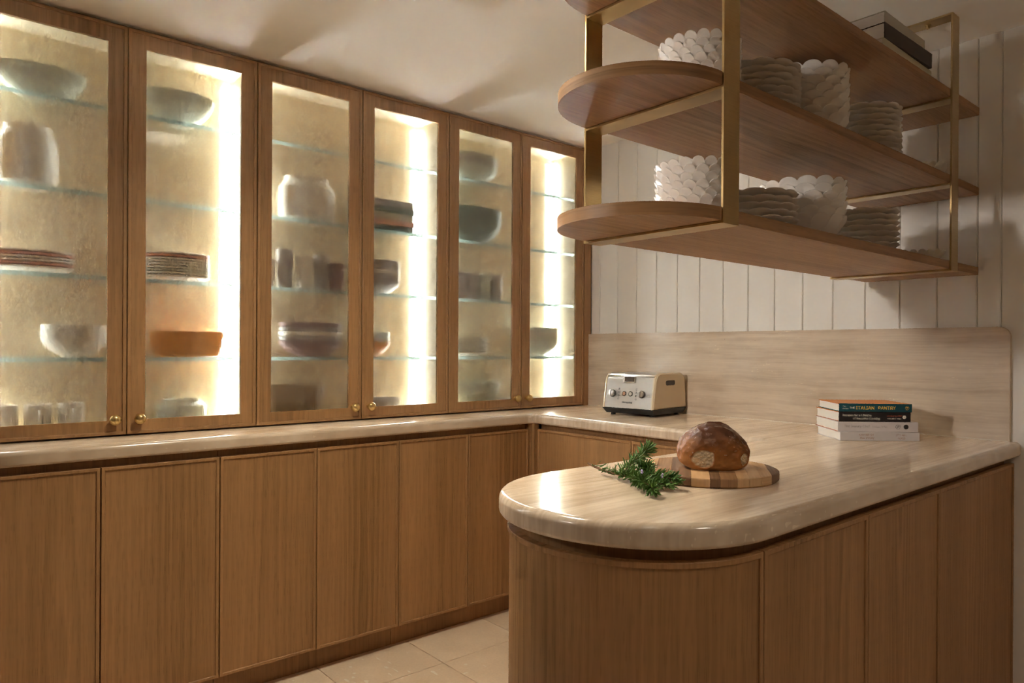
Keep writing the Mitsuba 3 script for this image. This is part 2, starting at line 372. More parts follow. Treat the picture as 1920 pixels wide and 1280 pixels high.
# ---------------------------------------------------------------- glazed upper cabinets
g = [0.122, 0.5658, 1.008, 1.4515, 1.8956, 2.3415, 2.7882]
ZB, ZT = 0.926, 2.306
SH = [1.186, 1.463, 1.743, 2.040]               # upper faces of the glass shelves
def knob_mesh():
    prof = [(0, 0), (0.0105, 0), (0.0105, 0.003), (0.0062, 0.005), (0.0058, 0.012), (0.012, 0.0150), (0.0170, 0.0205), (0.0182, 0.0250), (0.0170, 0.0300), (0.0130, 0.0345), (0.0075, 0.0372), (0.003, 0.0382), (0, 0.0382)]
    m = lathe(prof, 40); v = np.array(m.vertices)
    return trimesh.Trimesh(np.stack([v[:, 2], v[:, 0], v[:, 1]], 1), m.faces, process=False)     # axis along +x
KNOB = knob_mesh()
def pane_meshes(y0, y1, z0, z1):
    """flat front face and ribbed back face of a reeded pane, closed at the rim"""
    xa, xb = -0.0095, -0.0140
    n = int(round((y1 - y0) / 0.0062)) * 6
    yy = np.linspace(y0, y1, n + 1); ph = (yy - y0) / 0.0062 * 2 * np.pi
    xx = xb + 0.00005 * np.cos(ph)
    v = np.vstack([np.column_stack([xx, yy, np.full(n + 1, z)]) for z in (z0, z1)])
    i = np.arange(n)
    f = np.vstack([np.stack([i, i + n + 1, i + 1], 1), np.stack([i + 1, i + n + 1, i + n + 2], 1)])
    uv = np.column_stack([v[:, 1], v[:, 2]])
    back = trimesh.Trimesh(v, f, process=False)
    if back.face_normals[:, 0].mean() > 0: back.invert()
    front = trimesh.Trimesh([[xa, y0, z0], [xa, y1, z0], [xa, y1, z1], [xa, y0, z1]], [[0, 1, 2], [0, 2, 3]], process=False)
    if front.face_normals[0, 0] < 0: front.invert()
    return back, uv, front
where = ['leftmost of three', 'middle of three', 'beside the panelled wall']
for i in range(3):
    y0, y1 = g[2 * i], g[2 * i + 2]
    t = thing('glazed_cabinet', f'oak wall cabinet with two reeded glass doors and lit shelves, {where[i]}', 'cabinet', 'glazed oak cabinets on the left worktop')
    xb = -0.232
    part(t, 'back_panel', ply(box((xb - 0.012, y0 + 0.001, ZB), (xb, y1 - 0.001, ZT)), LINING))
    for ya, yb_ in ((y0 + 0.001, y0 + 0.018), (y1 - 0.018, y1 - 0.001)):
        part(t, 'side_panel', ply(box((xb, ya, ZB), (-0.024, yb_, ZT)), LINING_DIM))
    part(t, 'bottom_panel', ply(box((xb, y0 + 0.018, ZB), (-0.024, y1 - 0.018, ZB + 0.018)), LINING))
    part(t, 'top_panel', ply(box((xb, y0 + 0.018, ZT - 0.018), (-0.024, y1 - 0.018, ZT)), LINING))
    part(t, 'scribe', oak(box((-0.30, y0 + 0.001, ZT), (-0.035, y1 - 0.001, ZCEIL)), 1))
    for ya in (y0 + 0.0190, y1 - 0.0475):
        strip = box((xb + 0.0004, ya, ZB + 0.03), (xb + 0.0044, ya + 0.0285, ZT - 0.045))
        part(t, 'led_strip', {**ply(strip, WHITE), 'emitter': {'type': 'area', 'radiance': rgb(*[q * (0.40 if ya < y0 + 0.1 else 1.0) for q in LED])}}, 'glowing warm white light strip')
    for z in SH:
        s = part(t, 'glass_shelf', ply(box((xb + 0.002, y0 + 0.0235, z - 0.013), (-0.0615, y1 - 0.0235, z)), PANESH))
        part(s, 'front_edge', ply(trimesh.Trimesh([[-0.0608, y0 + 0.0235, z - 0.0135], [-0.0608, y1 - 0.0235, z - 0.0135], [-0.0608, y1 - 0.0235, z + 0.0003], [-0.0608, y0 + 0.0235, z + 0.0003]], [[0, 1, 2], [0, 2, 3]], process=False), GREENGL, False), 'pale green polished glass edge')
    for d in range(2):
        a, b2 = g[2 * i + d] + 0.0016, g[2 * i + d + 1] - 0.0016
        w, h = b2 - a, ZT - ZB
        st, rb_, rt_ = 0.056, 0.048, 0.058
        ops = shapely.Polygon([(0.0008, 0.0008), (w - 0.0008, 0.0008), (w - 0.0008, h - 0.0008), (0.0008, h - 0.0008)], [[(st, rb_), (w - st, rb_), (w - st, h - rt_), (st, h - rt_)]])
        fm = mv(trimesh.creation.extrude_polygon(ops, 0.0165, engine='earcut'), (0, 0, -0.021))
        xf = frame((0, a, ZB), (0, 1, 0), (1, 0, 0))
        dk = part(t, 'door', oak(fm, 1, xf))
        bd = rect_ring(w, h, [(0, -0.019), (0, -0.0015), (0.0015, 0), (0.0100, 0), (0.0115, -0.0015), (0.0115, -0.019)])
        part(dk, 'edge_bead', oak(bd, 1, xf))
        back, uv, front = pane_meshes(a + st - 0.002, b2 - st + 0.002, ZB + rb_ - 0.002, ZT - rt_ + 0.002)
        part(dk, 'glass_pane', mikit.ply(back, REED, True, uv=uv), 'finely reeded glass')
        part(dk, 'glass_face', ply(front, FRONTGL, False))
        ky = b2 - 0.036 if d == 0 else a + 0.036
        part(dk, 'knob', ply(mv(KNOB, (-0.0045, ky, 0.978)), KNOBM, 35), 'round brass knob')
t = thing('cabinet_filler', 'narrow oak filler strip between the last glazed cabinet and the splashback', 'filler')
scene[t] = oak(box((-0.30, 2.7895, ZC + 0.0005), (-0.0005, YW - 0.001, ZCEIL - 0.001)), 2)
t = thing('cabinet_end_panel', 'oak end panel of the glazed cabinets', 'panel')
scene[t] = oak(box((X0 + 0.001, 0.1000, ZC + 0.0005), (0.0, 0.1215, ZCEIL - 0.001)), 2)

# ---------------------------------------------------------------- hanging shelf
SXL, SXR, SYN, SYF, PW = 1.4536, 1.8500, 1.2755, 2.5653, 0.058
SZ = [1.4900, 1.7680, 2.0455]; ST = 0.027
t = thing('hanging_shelf', 'oak shelf unit of three round-ended boards hung from the ceiling in a brass frame', 'shelf')
BL, BRX = 1.4640, 1.8440
names3 = ['lowest', 'middle', 'top']
for z in SZ:
    part(t, 'shelf_board', oak(box((BL, SYN + 0.0015, z), (BRX, YW - 0.001, z + ST), 0.0012), 1))
    c = np.array([(BL + BRX) / 2, SYN - 0.0015]); R = (BRX - BL) / 2 + 0.003
    a = np.linspace(math.pi, 2 * math.pi, 56)
    pts = [(c[0] + R * math.cos(q), c[1] + R * 1.10 * math.sin(q)) for q in a]
    def arc_uv(v, n, uv, c=c, z=z):
        side = n[:, 2] < 0.5; out = uv.copy()
        out[side, 0] = v[side, 2] - z + 0.05; out[side, 1] = np.arctan2(v[side, 0] - c[0], c[1] - v[side, 1]) * R + z * 30
        return out
    part(t, 'rounded_end', oak(prism(pts, z, z + ST), 1, uvfix=arc_uv))
for y in (SYN, SYF):
    for xa, xb in ((SXL, SXL + 0.006), (SXR - 0.006, SXR)):
        part(t, 'post', ply(box((xa, y, SZ[0] - 0.006), (xb, y + PW, ZCEIL - 0.0005), 0.0006), BRASS, False))
    for z in SZ:
        part(t, 'crossbar', ply(box((SXL + 0.006, y + 0.0, z - 0.006), (SXR - 0.006, y + PW, z - 0.0002), 0.0006), BRASS, False))
    cb = part(t, 'ceiling_bar', ply(box((SXL + 0.006, y, ZCEIL - 0.0065), (SXR - 0.006, y + PW, ZCEIL - 0.0005), 0.0006), BRASS, False))
    for x in (SXL + 0.085, SXR - 0.085):
        part(cb, 'bolt', ply(cat([cyl((x, y + PW / 2, ZCEIL - 0.018), (x, y + PW / 2, ZCEIL - 0.0064), 0.006, 6), cyl((x, y + PW / 2, ZCEIL - 0.010), (x, y + PW / 2, ZCEIL - 0.0064), 0.009, 20)]), BRASS))

# ---------------------------------------------------------------- scalloped crockery
def scallop(R, h, base, lobes, rim_arch, bulge, wall=0.0032, steps=9, start=0.45, per=12, flare=None):
    """dish with a scalloped rim: outer wall from the foot up, over the lip, back down inside"""
    n = lobes * per; th = np.arange(n) / n * 2 * math.pi
    w_ = (lobes * th / (2 * math.pi)) % 1.0 * 2 - 1
    lobe = np.clip(1 - np.abs(w_) ** 2.0, 0, 1) ** 0.70
    lip = lambda t: 0.0035 * np.clip((t - 0.78) / 0.22, 0, 1) ** 1.5
    flare = flare or (lambda t: lip(t) + base + (R - base) * (0.55 * np.sin(t * math.pi / 2) ** 0.9 + 0.45 * t))
    ts = np.linspace(0, 1, steps)
    rows = [(0.0, 0.0, 0.0), (base * 0.92, 0.0, 0.0)]
    for t in ts: rows.append((flare(t), 0.002 + h * t, t))
    rows.append((flare(1) - wall * 0.5, h + 0.002 + wall * 0.45, 1.0))
    for t in ts[::-1]: rows.append((max(flare(t) - wall, 0.001), max(0.002 + h * t, 0.002 + wall), t))
    rows.append((0.0, 0.002 + wall, 0.0))
    vs = []
    for r, z, t in rows:
        k = np.clip((t - start) / (1 - start), 0, 1); k = k * k * (3 - 2 * k)
        rr = r * (1 + k * bulge * (lobe - 0.5)); zz = z + k * rim_arch * (lobe - 0.3)
        vs.append(np.stack([rr * np.cos(th), rr * np.sin(th), zz + 0 * th], 1))
    m = len(rows); i = np.arange(n); j = (i + 1) % n
    fs = [np.vstack([np.stack([q * n + i, q * n + j, (q + 1) * n + j], 1), np.stack([q * n + i, (q + 1) * n + j, (q + 1) * n + i], 1)]) for q in range(m - 1)]
    return trimesh.Trimesh(np.vstack(vs), np.vstack(fs), process=False)
BIG = mikit.ply(scallop(0.113, 0.072, 0.054, 14, 0.0125, 0.032, wall=0.0042, start=0.55), WHITE, True)
SMALL = mikit.ply(scallop(0.094, 0.054, 0.046, 20, 0.0110, 0.055, wall=0.0042, start=0.5), WHITE, True)
PLATE = mikit.ply(scallop(0.112, 0.022, 0.066, 12, 0.0042, 0.040, wall=0.0055, steps=6, start=0.3, flare=lambda t: 0.066 + 0.046 * t ** 0.8), MATTEW, True)
DISH = mikit.ply(scallop(0.080, 0.040, 0.040, 20, 0.011, 0.07), WHITE, True)
ords = ['lowest', 'second', 'third', 'fourth', 'fifth', 'sixth', 'seventh', 'eighth', 'ninth', 'tenth', 'eleventh', 'twelfth', 'thirteenth', 'fourteenth']
def stack(shape, name, cat_, n, dz, x, y, z, adj, where, stag=14):
    for k in range(n):
        o = 'topmost' if k == n - 1 and n > 1 else (ords[k] if n > 1 else '')
        pos = f'{o} {adj} {name.split("_")[-1]}'.strip() + (f' of the {where}' if n > 1 else f' {where}')
        t = thing(name, pos, cat_, f'{adj} {name.split("_")[-1]}s of the {where}' if n > 1 else None)
        jx, jy = rng.uniform(-0.0012, 0.0012, 2)
        scene[t] = {**shape, 'to_world': T().translate([x + jx, y + jy, z + k * dz]).rotate([0, 0, 1], (k % 2) * 180.0 / stag + rng.uniform(-5, 5))}
for lvl, z, counts in (('lowest shelf', SZ[0] + ST + 0.0003, (6, 6, 6, 8, 1)), ('middle shelf', SZ[1] + ST + 0.0003, (7, 9, 8, 11, 2))):
    d = 0.0 if 'low' in lvl else 0.012
    stack(SMALL, 'scalloped_bowl', 'bowl', counts[0], 0.0175, 1.650, 1.462 + d, z, 'small scalloped white', f'stack at the rounded end of the {lvl}', 22)
    stack(PLATE, 'scalloped_plate', 'plate', counts[1], 0.0172, 1.652, 1.715 + d, z, 'scalloped stoneware', f'nearer plate stack on the {lvl}')
    stack(BIG, 'scalloped_bowl', 'bowl', counts[2], 0.0205, 1.655, 1.975 + d, z, 'large scalloped white', f'tall stack on the {lvl}')
    stack(PLATE, 'scalloped_plate', 'plate', counts[3], 0.0176, 1.652, 2.362 + d, z, 'scalloped stoneware', f'farther plate stack on the {lvl}')
    stack(DISH, 'scalloped_dish', 'dish', counts[4], 0.015, 1.712, 2.665, z, 'small scalloped white', f'pair near the wall on the {lvl}' if counts[4] > 1 else f'near the wall on the {lvl}', 20)

# ---------------------------------------------------------------- white globe lamp on the panelled wall (unlit)
t = thing('wall_lamp', 'white globe lamp on the panelled wall, half hidden behind the middle shelf', 'lamp')
gl = trimesh.creation.icosphere(subdivisions=4, radius=0.074); gl.apply_translation((0.778, YW - 0.094, 2.096))
part(t, 'globe', ply(gl, WHITE, True))
part(t, 'mount', ply(cat([cyl((0.778, YW - 0.0005, 2.096), (0.778, YW - 0.016, 2.096), 0.045, 32), cyl((0.778, YW - 0.015, 2.096), (0.778, YW - 0.03, 2.096), 0.018, 24)]), BRASS))

# ---------------------------------------------------------------- books
PAPER = plain('paper', (0.72, 0.68, 0.62), 0.8, 0.1)
def colour(name, c, r=0.45): return plain(name, c, r, 0.35)
INKS = {'gold': colour('ink_gold', (0.72, 0.47, 0.10)), 'cream': colour('ink_cream', (0.70, 0.66, 0.58)), 'grey': colour('ink_grey', (0.27, 0.24, 0.22)),
        'brown': colour('ink_brown', (0.36, 0.20, 0.13)), 'red': colour('ink_red', (0.40, 0.08, 0.03)), 'black': colour('ink_black', (0.03, 0.028, 0.027))}
def book(label, L, D, H, pos, ang, covers, text=(), cover_t=0.0022, ribbon=None, group=None, marks=(), rough=0.5):
    """spine along local +x at local y = 0 facing -y; pages behind"""
    t = thing('book', label, 'book', group)
    c, s = math.cos(ang), math.sin(ang)
    Rm = np.array([[c, -s, 0], [s, c, 0], [0, 0, 1.0]])
    w = lambda m: trimesh.Trimesh(np.asarray(m.vertices) @ Rm.T + np.array(pos), m.faces, process=False)
    ct = cover_t
    part(t, 'pages', ply(w(box((0.003, 0.0035, ct), (L - 0.003, D - 0.004, H - ct))), PAPER))
    sp = box((0, 0, 0), (L, 0.0035, H), 0.0010)
    part(t, 'spine', ply(w(sp), covers[0], False))
    part(t, 'front_cover', ply(w(box((0, 0.0034, H - ct), (L, D, H), 0.0004)), covers[1], False))
    part(t, 'back_cover', ply(w(box((0, 0.0034, 0), (L, D, ct), 0.0004)), covers[2], False))
    for str_, x, z, h, ink, bold in text:
        m = meshkit.text_mesh(str_, h, 0.0004, bold); v = np.array(m.vertices)
        m = trimesh.Trimesh(np.stack([v[:, 0] + x, -0.0001 - v[:, 2], v[:, 1] + z], 1), m.faces, process=False)
        part(t, 'lettering', ply(w(m), INKS[ink], False))
    for m, ink in marks: part(t, 'emblem', ply(w(m), INKS[ink], False))
    if ribbon:
        pts, bs, wd = ribbon
        pts = np.array(pts, float); vs = []
        for p in pts: vs += [p + np.array([0, -wd / 2, 0]), p + np.array([0, wd / 2, 0]), p + np.array([0.0007, wd / 2, 0.0005]), p + np.array([0.0007, -wd / 2, 0.0005])]
        fs = []
        for k in range(len(pts) - 1):
            for q in range(4):
                a, b_ = 4 * k + q, 4 * k + (q + 1) % 4
                fs += [[a, b_, b_ + 4], [a, b_ + 4, a + 4]]
        part(t, 'ribbon', ply(w(trimesh.Trimesh(np.array(vs), np.array(fs), process=False)), bs, True), 'green ribbon bookmark')
    return t
def disc(x, z, r, r_in=0.0):
    m = trimesh.creation.annulus(r_in, r, 0.0004, sections=28) if r_in else trimesh.creation.cylinder(r, 0.0004, sections=28)
    v = np.array(m.vertices); return trimesh.Trimesh(np.stack([v[:, 0] + x, -0.0003 - v[:, 2], v[:, 1] + z], 1), m.faces, process=False)
TEAL = colour('book_teal', (0.010, 0.060, 0.075)); ORANGE = colour('book_orange', (0.52, 0.19, 0.05)); BLACKB = colour('book_black', (0.018, 0.014, 0.014))
RUST = colour('book_rust', (0.40, 0.17, 0.10)); WHITEB = colour('book_white', (0.62, 0.57, 0.56)); GREYW = colour('book_grey_white', (0.60, 0.56, 0.55)); GREENR = colour('ribbon_green', (0.19, 0.28, 0.05))
ang0 = math.atan2(0.721, 0.693)
grp = 'recipe books stacked on the worktop'
book('white paperback recipe book at the bottom of the worktop stack', 0.262, 0.205, 0.0295, (1.5720, 2.3990, ZC + 0.0004), ang0 + 0.02, (GREYW, GREYW, GREYW),
     [('GWYNETH', 0.062, 0.0168, 0.0068, 'brown', False), ('PALTROW', 0.066, 0.0058, 0.0068, 'brown', False), ("IT'S ALL", 0.184, 0.0172, 0.0062, 'brown', False), ('GOOD', 0.190, 0.0062, 0.0062, 'brown', False)], group=grp)
z2 = ZC + 0.0302
ring = disc(0.196, 0.018, 0.0078, 0.0068)
book('white hardback beauty cookbook, second from the bottom of the worktop stack', 0.262, 0.215, 0.0335, (1.5640, 2.3990, z2), ang0 - 0.01, (WHITEB, WHITEB, RUST),
     [('The Beauty Chef', 0.020, 0.0150, 0.0078, 'grey', False), ('CARLA OATES', 0.113, 0.0150, 0.0052, 'grey', False), ('p', 0.1938, 0.0160, 0.0072, 'black', True)], group=grp,
     marks=[(ring, 'black'), (disc(0.222, 0.018, 0.0080), 'black')])
z3 = z2 + 0.0340
flower = cat([disc(0.2145 + 0.0038 * math.cos(q), 0.0165 + 0.0038 * math.sin(q), 0.0026) for q in np.arange(6) * math.pi / 3])
book('black hardback recipe book, third from the bottom of the worktop stack', 0.2360, 0.207, 0.0330, (1.5665, 2.4010, z3), ang0 + 0.01, (BLACKB, ORANGE, RUST),
     [('Recipes for a Lifetime', 0.012, 0.0185, 0.0068, 'cream', False), ('of Beautiful Cooking', 0.046, 0.0075, 0.0068, 'cream', False), ('DANIELLE ALVAREZ', 0.157, 0.0185, 0.0038, 'red', False), ('with Libby Travers', 0.159, 0.0095, 0.0038, 'cream', False)], group=grp,
     marks=[(flower, 'cream')], ribbon=([(0.237, 0.12, 0.018), (0.245, 0.12, 0.021), (0.254, 0.12, 0.020), (0.261, 0.12, 0.012), (0.2635, 0.12, 0.002), (0.264, 0.12, -0.008)], GREENR, 0.005))
z4 = z3 + 0.0335
leafm = cat([disc(0.221, 0.014, 0.0062, 0.0052), disc(0.221, 0.0155, 0.0024)])
book('teal hardback cookbook with gold spine lettering, on top of the worktop stack', 0.2370, 0.198, 0.0275, (1.5665, 2.4020, z4), ang0 - 0.015, (TEAL, ORANGE, TEAL),
     [('THE', 0.034, 0.0102, 0.0062, 'cream', True), ('ITALIAN', 0.054, 0.0085, 0.0105, 'gold', True), ('PANTRY', 0.126, 0.0085, 0.0105, 'gold', True), ('THEO', 0.011, 0.0160, 0.0034, 'cream', False), ('RANDALL', 0.010, 0.0085, 0.0034, 'cream', False)], group=grp,
     marks=[(leafm, 'gold')])
# three books on the top board of the hanging shelf
zt = SZ[2] + ST + 0.0003
BEIGE = colour('book_beige', (0.40, 0.36, 0.28)); OLIVE = colour('book_olive', (0.50, 0.47, 0.34)); DARKB = colour('book_dark', (0.030, 0.018, 0.014))
grp = 'books on the top board of the hanging shelf'
b90 = math.pi / 2
book('pale olive book at the bottom of the stack on the top shelf board', 0.372, 0.22, 0.038, (1.826, 2.100, zt), b90 + 0.015, (OLIVE, OLIVE, OLIVE), group=grp, ribbon=([(0.372, 0.10, 0.030), (0.392, 0.08, 0.020), (0.412, 0.05, 0.008), (0.435, 0.03, 0.001), (0.46, 0.012, 0.0008)], GREENR, 0.012))
book('thick black book in the middle of the stack on the top shelf board', 0.340, 0.23, 0.046, (1.826, 2.110, zt + 0.0384), b90 - 0.01, (DARKB, DARKB, DARKB), group=grp)
book('grey beige book topmost of the stack on the top shelf board', 0.300, 0.21, 0.036, (1.822, 2.120, zt + 0.0848), b90 + 0.01, (BEIGE, BEIGE, BEIGE), group=grp)

# ---------------------------------------------------------------- toaster
STEEL = mat('brushed_steel', {'type': 'principled', 'base_color': rgb(0.72, 0.69, 0.66), 'roughness': 0.33, 'metallic': 1.0})
CHROME = mat('chrome', {'type': 'principled', 'base_color': rgb(0.78, 0.76, 0.74), 'roughness': 0.10, 'metallic': 1.0})
CREAM = plain('cream_enamel', (0.74, 0.62, 0.44), 0.25, 0.5)
RUBBER = plain('black_plastic', (0.012, 0.012, 0.012), 0.4, 0.4)
SLOT = plain('dark_slot', (0.06, 0.045, 0.035), 0.5, 0.3)
def toaster(pos, ang):
    t = thing('toaster', 'cream and stainless steel four slice toaster against the travertine splashback', 'toaster')
    c, s = math.cos(ang), math.sin(ang); Rm = np.array([[c, -s, 0], [s, c, 0], [0, 0, 1.0]])
    w = lambda m: trimesh.Trimesh(np.asarray(m.vertices) @ Rm.T + np.array(pos), m.faces, process=False)
    W, D, Z0, Z1 = 0.272, 0.300, 0.034, 0.197
    lean = 0.030
    def prof(inset=0.0, r=0.046):
        p = shapely.Polygon([(0.0, Z0), (D, Z0), (D - lean * 0.5, Z1), (lean, Z1)]).buffer(-r, join_style='mitre').buffer(r, quad_segs=12)
        low = shapely.Polygon([(0.0, Z0), (D, Z0), (D - 0.005, Z0 + 0.06), (0.010, Z0 + 0.06)])
        return p.union(low).buffer(-inset)
    yf = lambda z: lean * (z - Z0) / (Z1 - Z0)                    # front face y at height z
    def ext(p, x0, x1):
        m = trimesh.creation.extrude_polygon(p, x1 - x0, engine='earcut'); v = np.array(m.vertices)
        m = trimesh.Trimesh(np.stack([v[:, 2] + x0, v[:, 0], v[:, 1]], 1), m.faces, process=False); m.fix_normals(); return m
    part(t, 'body', ply(w(ext(prof(0.002), 0.008, W - 0.008)), STEEL, 25), 'brushed steel front and top')
    def cap(x0, x1):
        big, rim = prof(0.0), prof(0.006)
        m = cat([ext(big, min(x0, x1) + (0.006 if x0 < W / 2 else 0), max(x0, x1) - (0 if x0 < W / 2 else 0.006))])
        pts = []
        for pp, xx in ((big, x1), (big, x0 + (0.006 if x0 < x1 else -0.006)), (rim, x0)):
            q = np.array(pp.exterior.coords)[:-1]; pts.append(np.column_stack([np.full(len(q), xx), q]))
        return trimesh.convex.convex_hull(np.vstack(pts))
    part(t, 'side_panel', ply(w(cap(0.0, 0.011)), CREAM, 25), 'cream enamel')
    rp = part(t, 'side_panel', ply(w(cap(W, W - 0.012)), CREAM, 25), 'cream enamel')
    base = trimesh.convex.convex_hull(np.vstack([np.array(box((0.010, 0.020, 0.010), (W - 0.010, D - 0.014, 0.012)).vertices), np.array(box((0.001, 0.002, Z0 - 0.002), (W - 0.001, D - 0.001, Z0 + 0.001)).vertices)]))
    part(t, 'base', ply(w(base), RUBBER, 20), 'black plastic')
    for x in (0.032, W - 0.032):
        for y in (0.045, D - 0.040): part(t, 'foot', ply(w(cyl((x, y, 0.0), (x, y, 0.012), 0.011, 20)), RUBBER))
    # top slots
    for x0 in (0.048, 0.148):
        for y0 in (0.085, 0.155):
            part(t, 'bread_slot', ply(w(box((x0 - 0.008, y0, Z1 - 0.0035), (x0 + 0.080, y0 + 0.030, Z1 - 0.0022))), SLOT))
    # lever window, top centre of the front
    n = np.array([0, -(Z1 - Z0), lean]); n = n / np.linalg.norm(n); upv = np.array([0, lean, Z1 - Z0]); upv /= np.linalg.norm(upv)
    def onface(m, x, z, lift=0.0):
        v = np.array(m.vertices); o = np.array([x, yf(z) + 0.002, z])
        return trimesh.Trimesh(o + v[:, :1] * np.array([1, 0, 0]) + v[:, 1:2] * upv + (v[:, 2:] + lift) * n, m.faces, process=False)
    lw = part(t, 'lever', ply(w(onface(box((-0.032, -0.017, -0.002), (0.032, 0.017, 0.006), 0.003), 0.136, 0.166)), CHROME, False))
    part(lw, 'window', ply(w(onface(box((-0.026, -0.010, 0.004), (0.026, 0.012, 0.0066), 0.001), 0.136, 0.166)), SLOT, False))
    for x in (0.052, 0.208):
        k = part(t, 'dial', ply(w(onface(mv(lathe([(0, 0), (0.0165, 0), (0.0165, 0.012), (0.0150, 0.014), (0, 0.014)], 36)), x, 0.100)), RUBBER, 30))
        part(k, 'grip', ply(w(onface(cat([mv(lathe([(0, 0.013), (0.0148, 0.013), (0.0140, 0.021), (0.0120, 0.023), (0, 0.023)], 36)), box((-0.0032, -0.0138, 0.020), (0.0032, 0.0138, 0.027), 0.0015)]), x, 0.100)), CHROME, 25), 'chrome')
    for x, col in ((0.112, 'amber'), (0.146, 'clear')):
        k = part(t, 'button', ply(w(onface(lathe([(0, 0), (0.0115, 0), (0.0115, 0.002), (0.0090, 0.003), (0, 0.003)], 32), x, 0.101)), RUBBER, 30))
        part(k, 'face', ply(w(onface(lathe([(0, 0.0028), (0.0088, 0.0028), (0.0078, 0.0040), (0, 0.0042)], 32), x, 0.101)), INKS['brown'] if col == 'amber' else STEEL, 30))
    for x in (0.083, 0.176):
        for z in (0.078, 0.092, 0.107, 0.122):
            k = part(t, 'indicator', ply(w(onface(lathe([(0, 0), (0.0042, 0), (0.0042, 0.0012), (0, 0.0012)], 20), x, z)), RUBBER, 30))
            part(k, 'lens', ply(w(onface(lathe([(0, 0.0010), (0.0030, 0.0010), (0.0024, 0.0018), (0, 0.0020)], 20), x + 0.0004, z)), CHROME, 30))
    tm = meshkit.text_mesh('KitchenAid', 0.0078, 0.0004, True); v = np.array(tm.vertices)
    tm = trimesh.Trimesh(np.column_stack([v[:, 0] - v[:, 0].mean(), v[:, 1], v[:, 2]]), tm.faces, process=False)
    part(t, 'lettering', ply(w(onface(tm, 0.132, 0.058, 0.0016)), INKS['black'], False))
    # grip recess on the right side panel
    slot = shapely.box(-0.040, -0.011, 0.040, 0.011).buffer(-0.009).buffer(0.009, quad_segs=8)
    m = trimesh.creation.extrude_polygon(slot, 0.0030, engine='earcut'); v = np.array(m.vertices)
    m = trimesh.Trimesh(np.column_stack([W - 0.0020 + v[:, 2], 0.150 + v[:, 0], 0.152 + v[:, 1]]), m.faces, process=False); m.fix_normals()
    part(rp, 'grip_recess', ply(w(m), SLOT, False), 'dark grip slot')
toaster((0.418, 2.480, ZC + 0.0003), 0.13)

# ---------------------------------------------------------------- chopping board of glued strips
BOARDC = np.array([1.685, 1.466]); BOARDR = 0.163
def board_fn_for(a, bcol):
    def fn(p, n, uv):
        t = 0.5 * fbm(uv.x * 60.0, uv.y * 4.0, 2.0) + 0.4 * noise(uv.x * 260.0, uv.y * 9.0) + 0.15 * smoothstep(0.7, 0.95, noise(uv.x * 420.0, uv.y * 20.0, 4.0))
        return mix(a, bcol, dr.clip(t, 0, 1))
    return fn
BW = [mat('acacia_light', pr(proc(board_fn_for((0.60, 0.39, 0.21), (0.40, 0.22, 0.10))), 0.5, 0.3)),
      mat('acacia_mid', pr(proc(board_fn_for((0.36, 0.20, 0.095), (0.18, 0.09, 0.040))), 0.5, 0.3)),
      mat('acacia_dark', pr(proc(board_fn_for((0.20, 0.105, 0.052), (0.085, 0.042, 0.020))), 0.5, 0.3))]
t = thing('chopping_board', 'round wooden chopping board of glued light and dark strips, under the bread', 'chopping board')
full = trimesh.creation.cylinder(BOARDR, 0.022, sections=96)
prof = [(0, 0), (BOARDR - 0.004, 0), (BOARDR, 0.004), (BOARDR, 0.018), (BOARDR - 0.001, 0.0205), (BOARDR - 0.004, 0.022), (0, 0.022)]
disk = lathe(prof, 96); dm = manifold3d.Manifold(manifold3d.Mesh(np.array(disk.vertices, np.float32), np.array(disk.faces, np.uint32)))
bang = math.atan2(-0.83, 0.60)                      # strips run roughly towards the camera
cuts = [-0.163, -0.118, -0.083, -0.038, 0.002, 0.024, 0.060, 0.086, 0.112, 0.138, 0.163]
tones = [0, 1, 2, 0, 2, 1, 0, 0, 0, 2]
for k in range(len(cuts) - 1):
    bx = manifold3d.Manifold.cube((cuts[k + 1] - cuts[k] - 0.0003, 0.4, 0.1)).translate((cuts[k] + 0.00015, -0.2, -0.03))
    r = dm ^ bx; mm = r.to_mesh()
    m = trimesh.Trimesh(np.array(mm.vert_properties)[:, :3], np.array(mm.tri_verts), process=False)
    q = bang - math.pi / 2 + math.pi
    def xf(v, q=q):
        c, s = math.cos(q), math.sin(q)
        return np.stack([BOARDC[0] + c * v[:, 0] - s * v[:, 1], BOARDC[1] + s * v[:, 0] + c * v[:, 1], v[:, 2] + ZC + 0.0003], 1)
    part(t, 'strip', oak(m, 1, xf, bsdf=BW[tones[k]]))

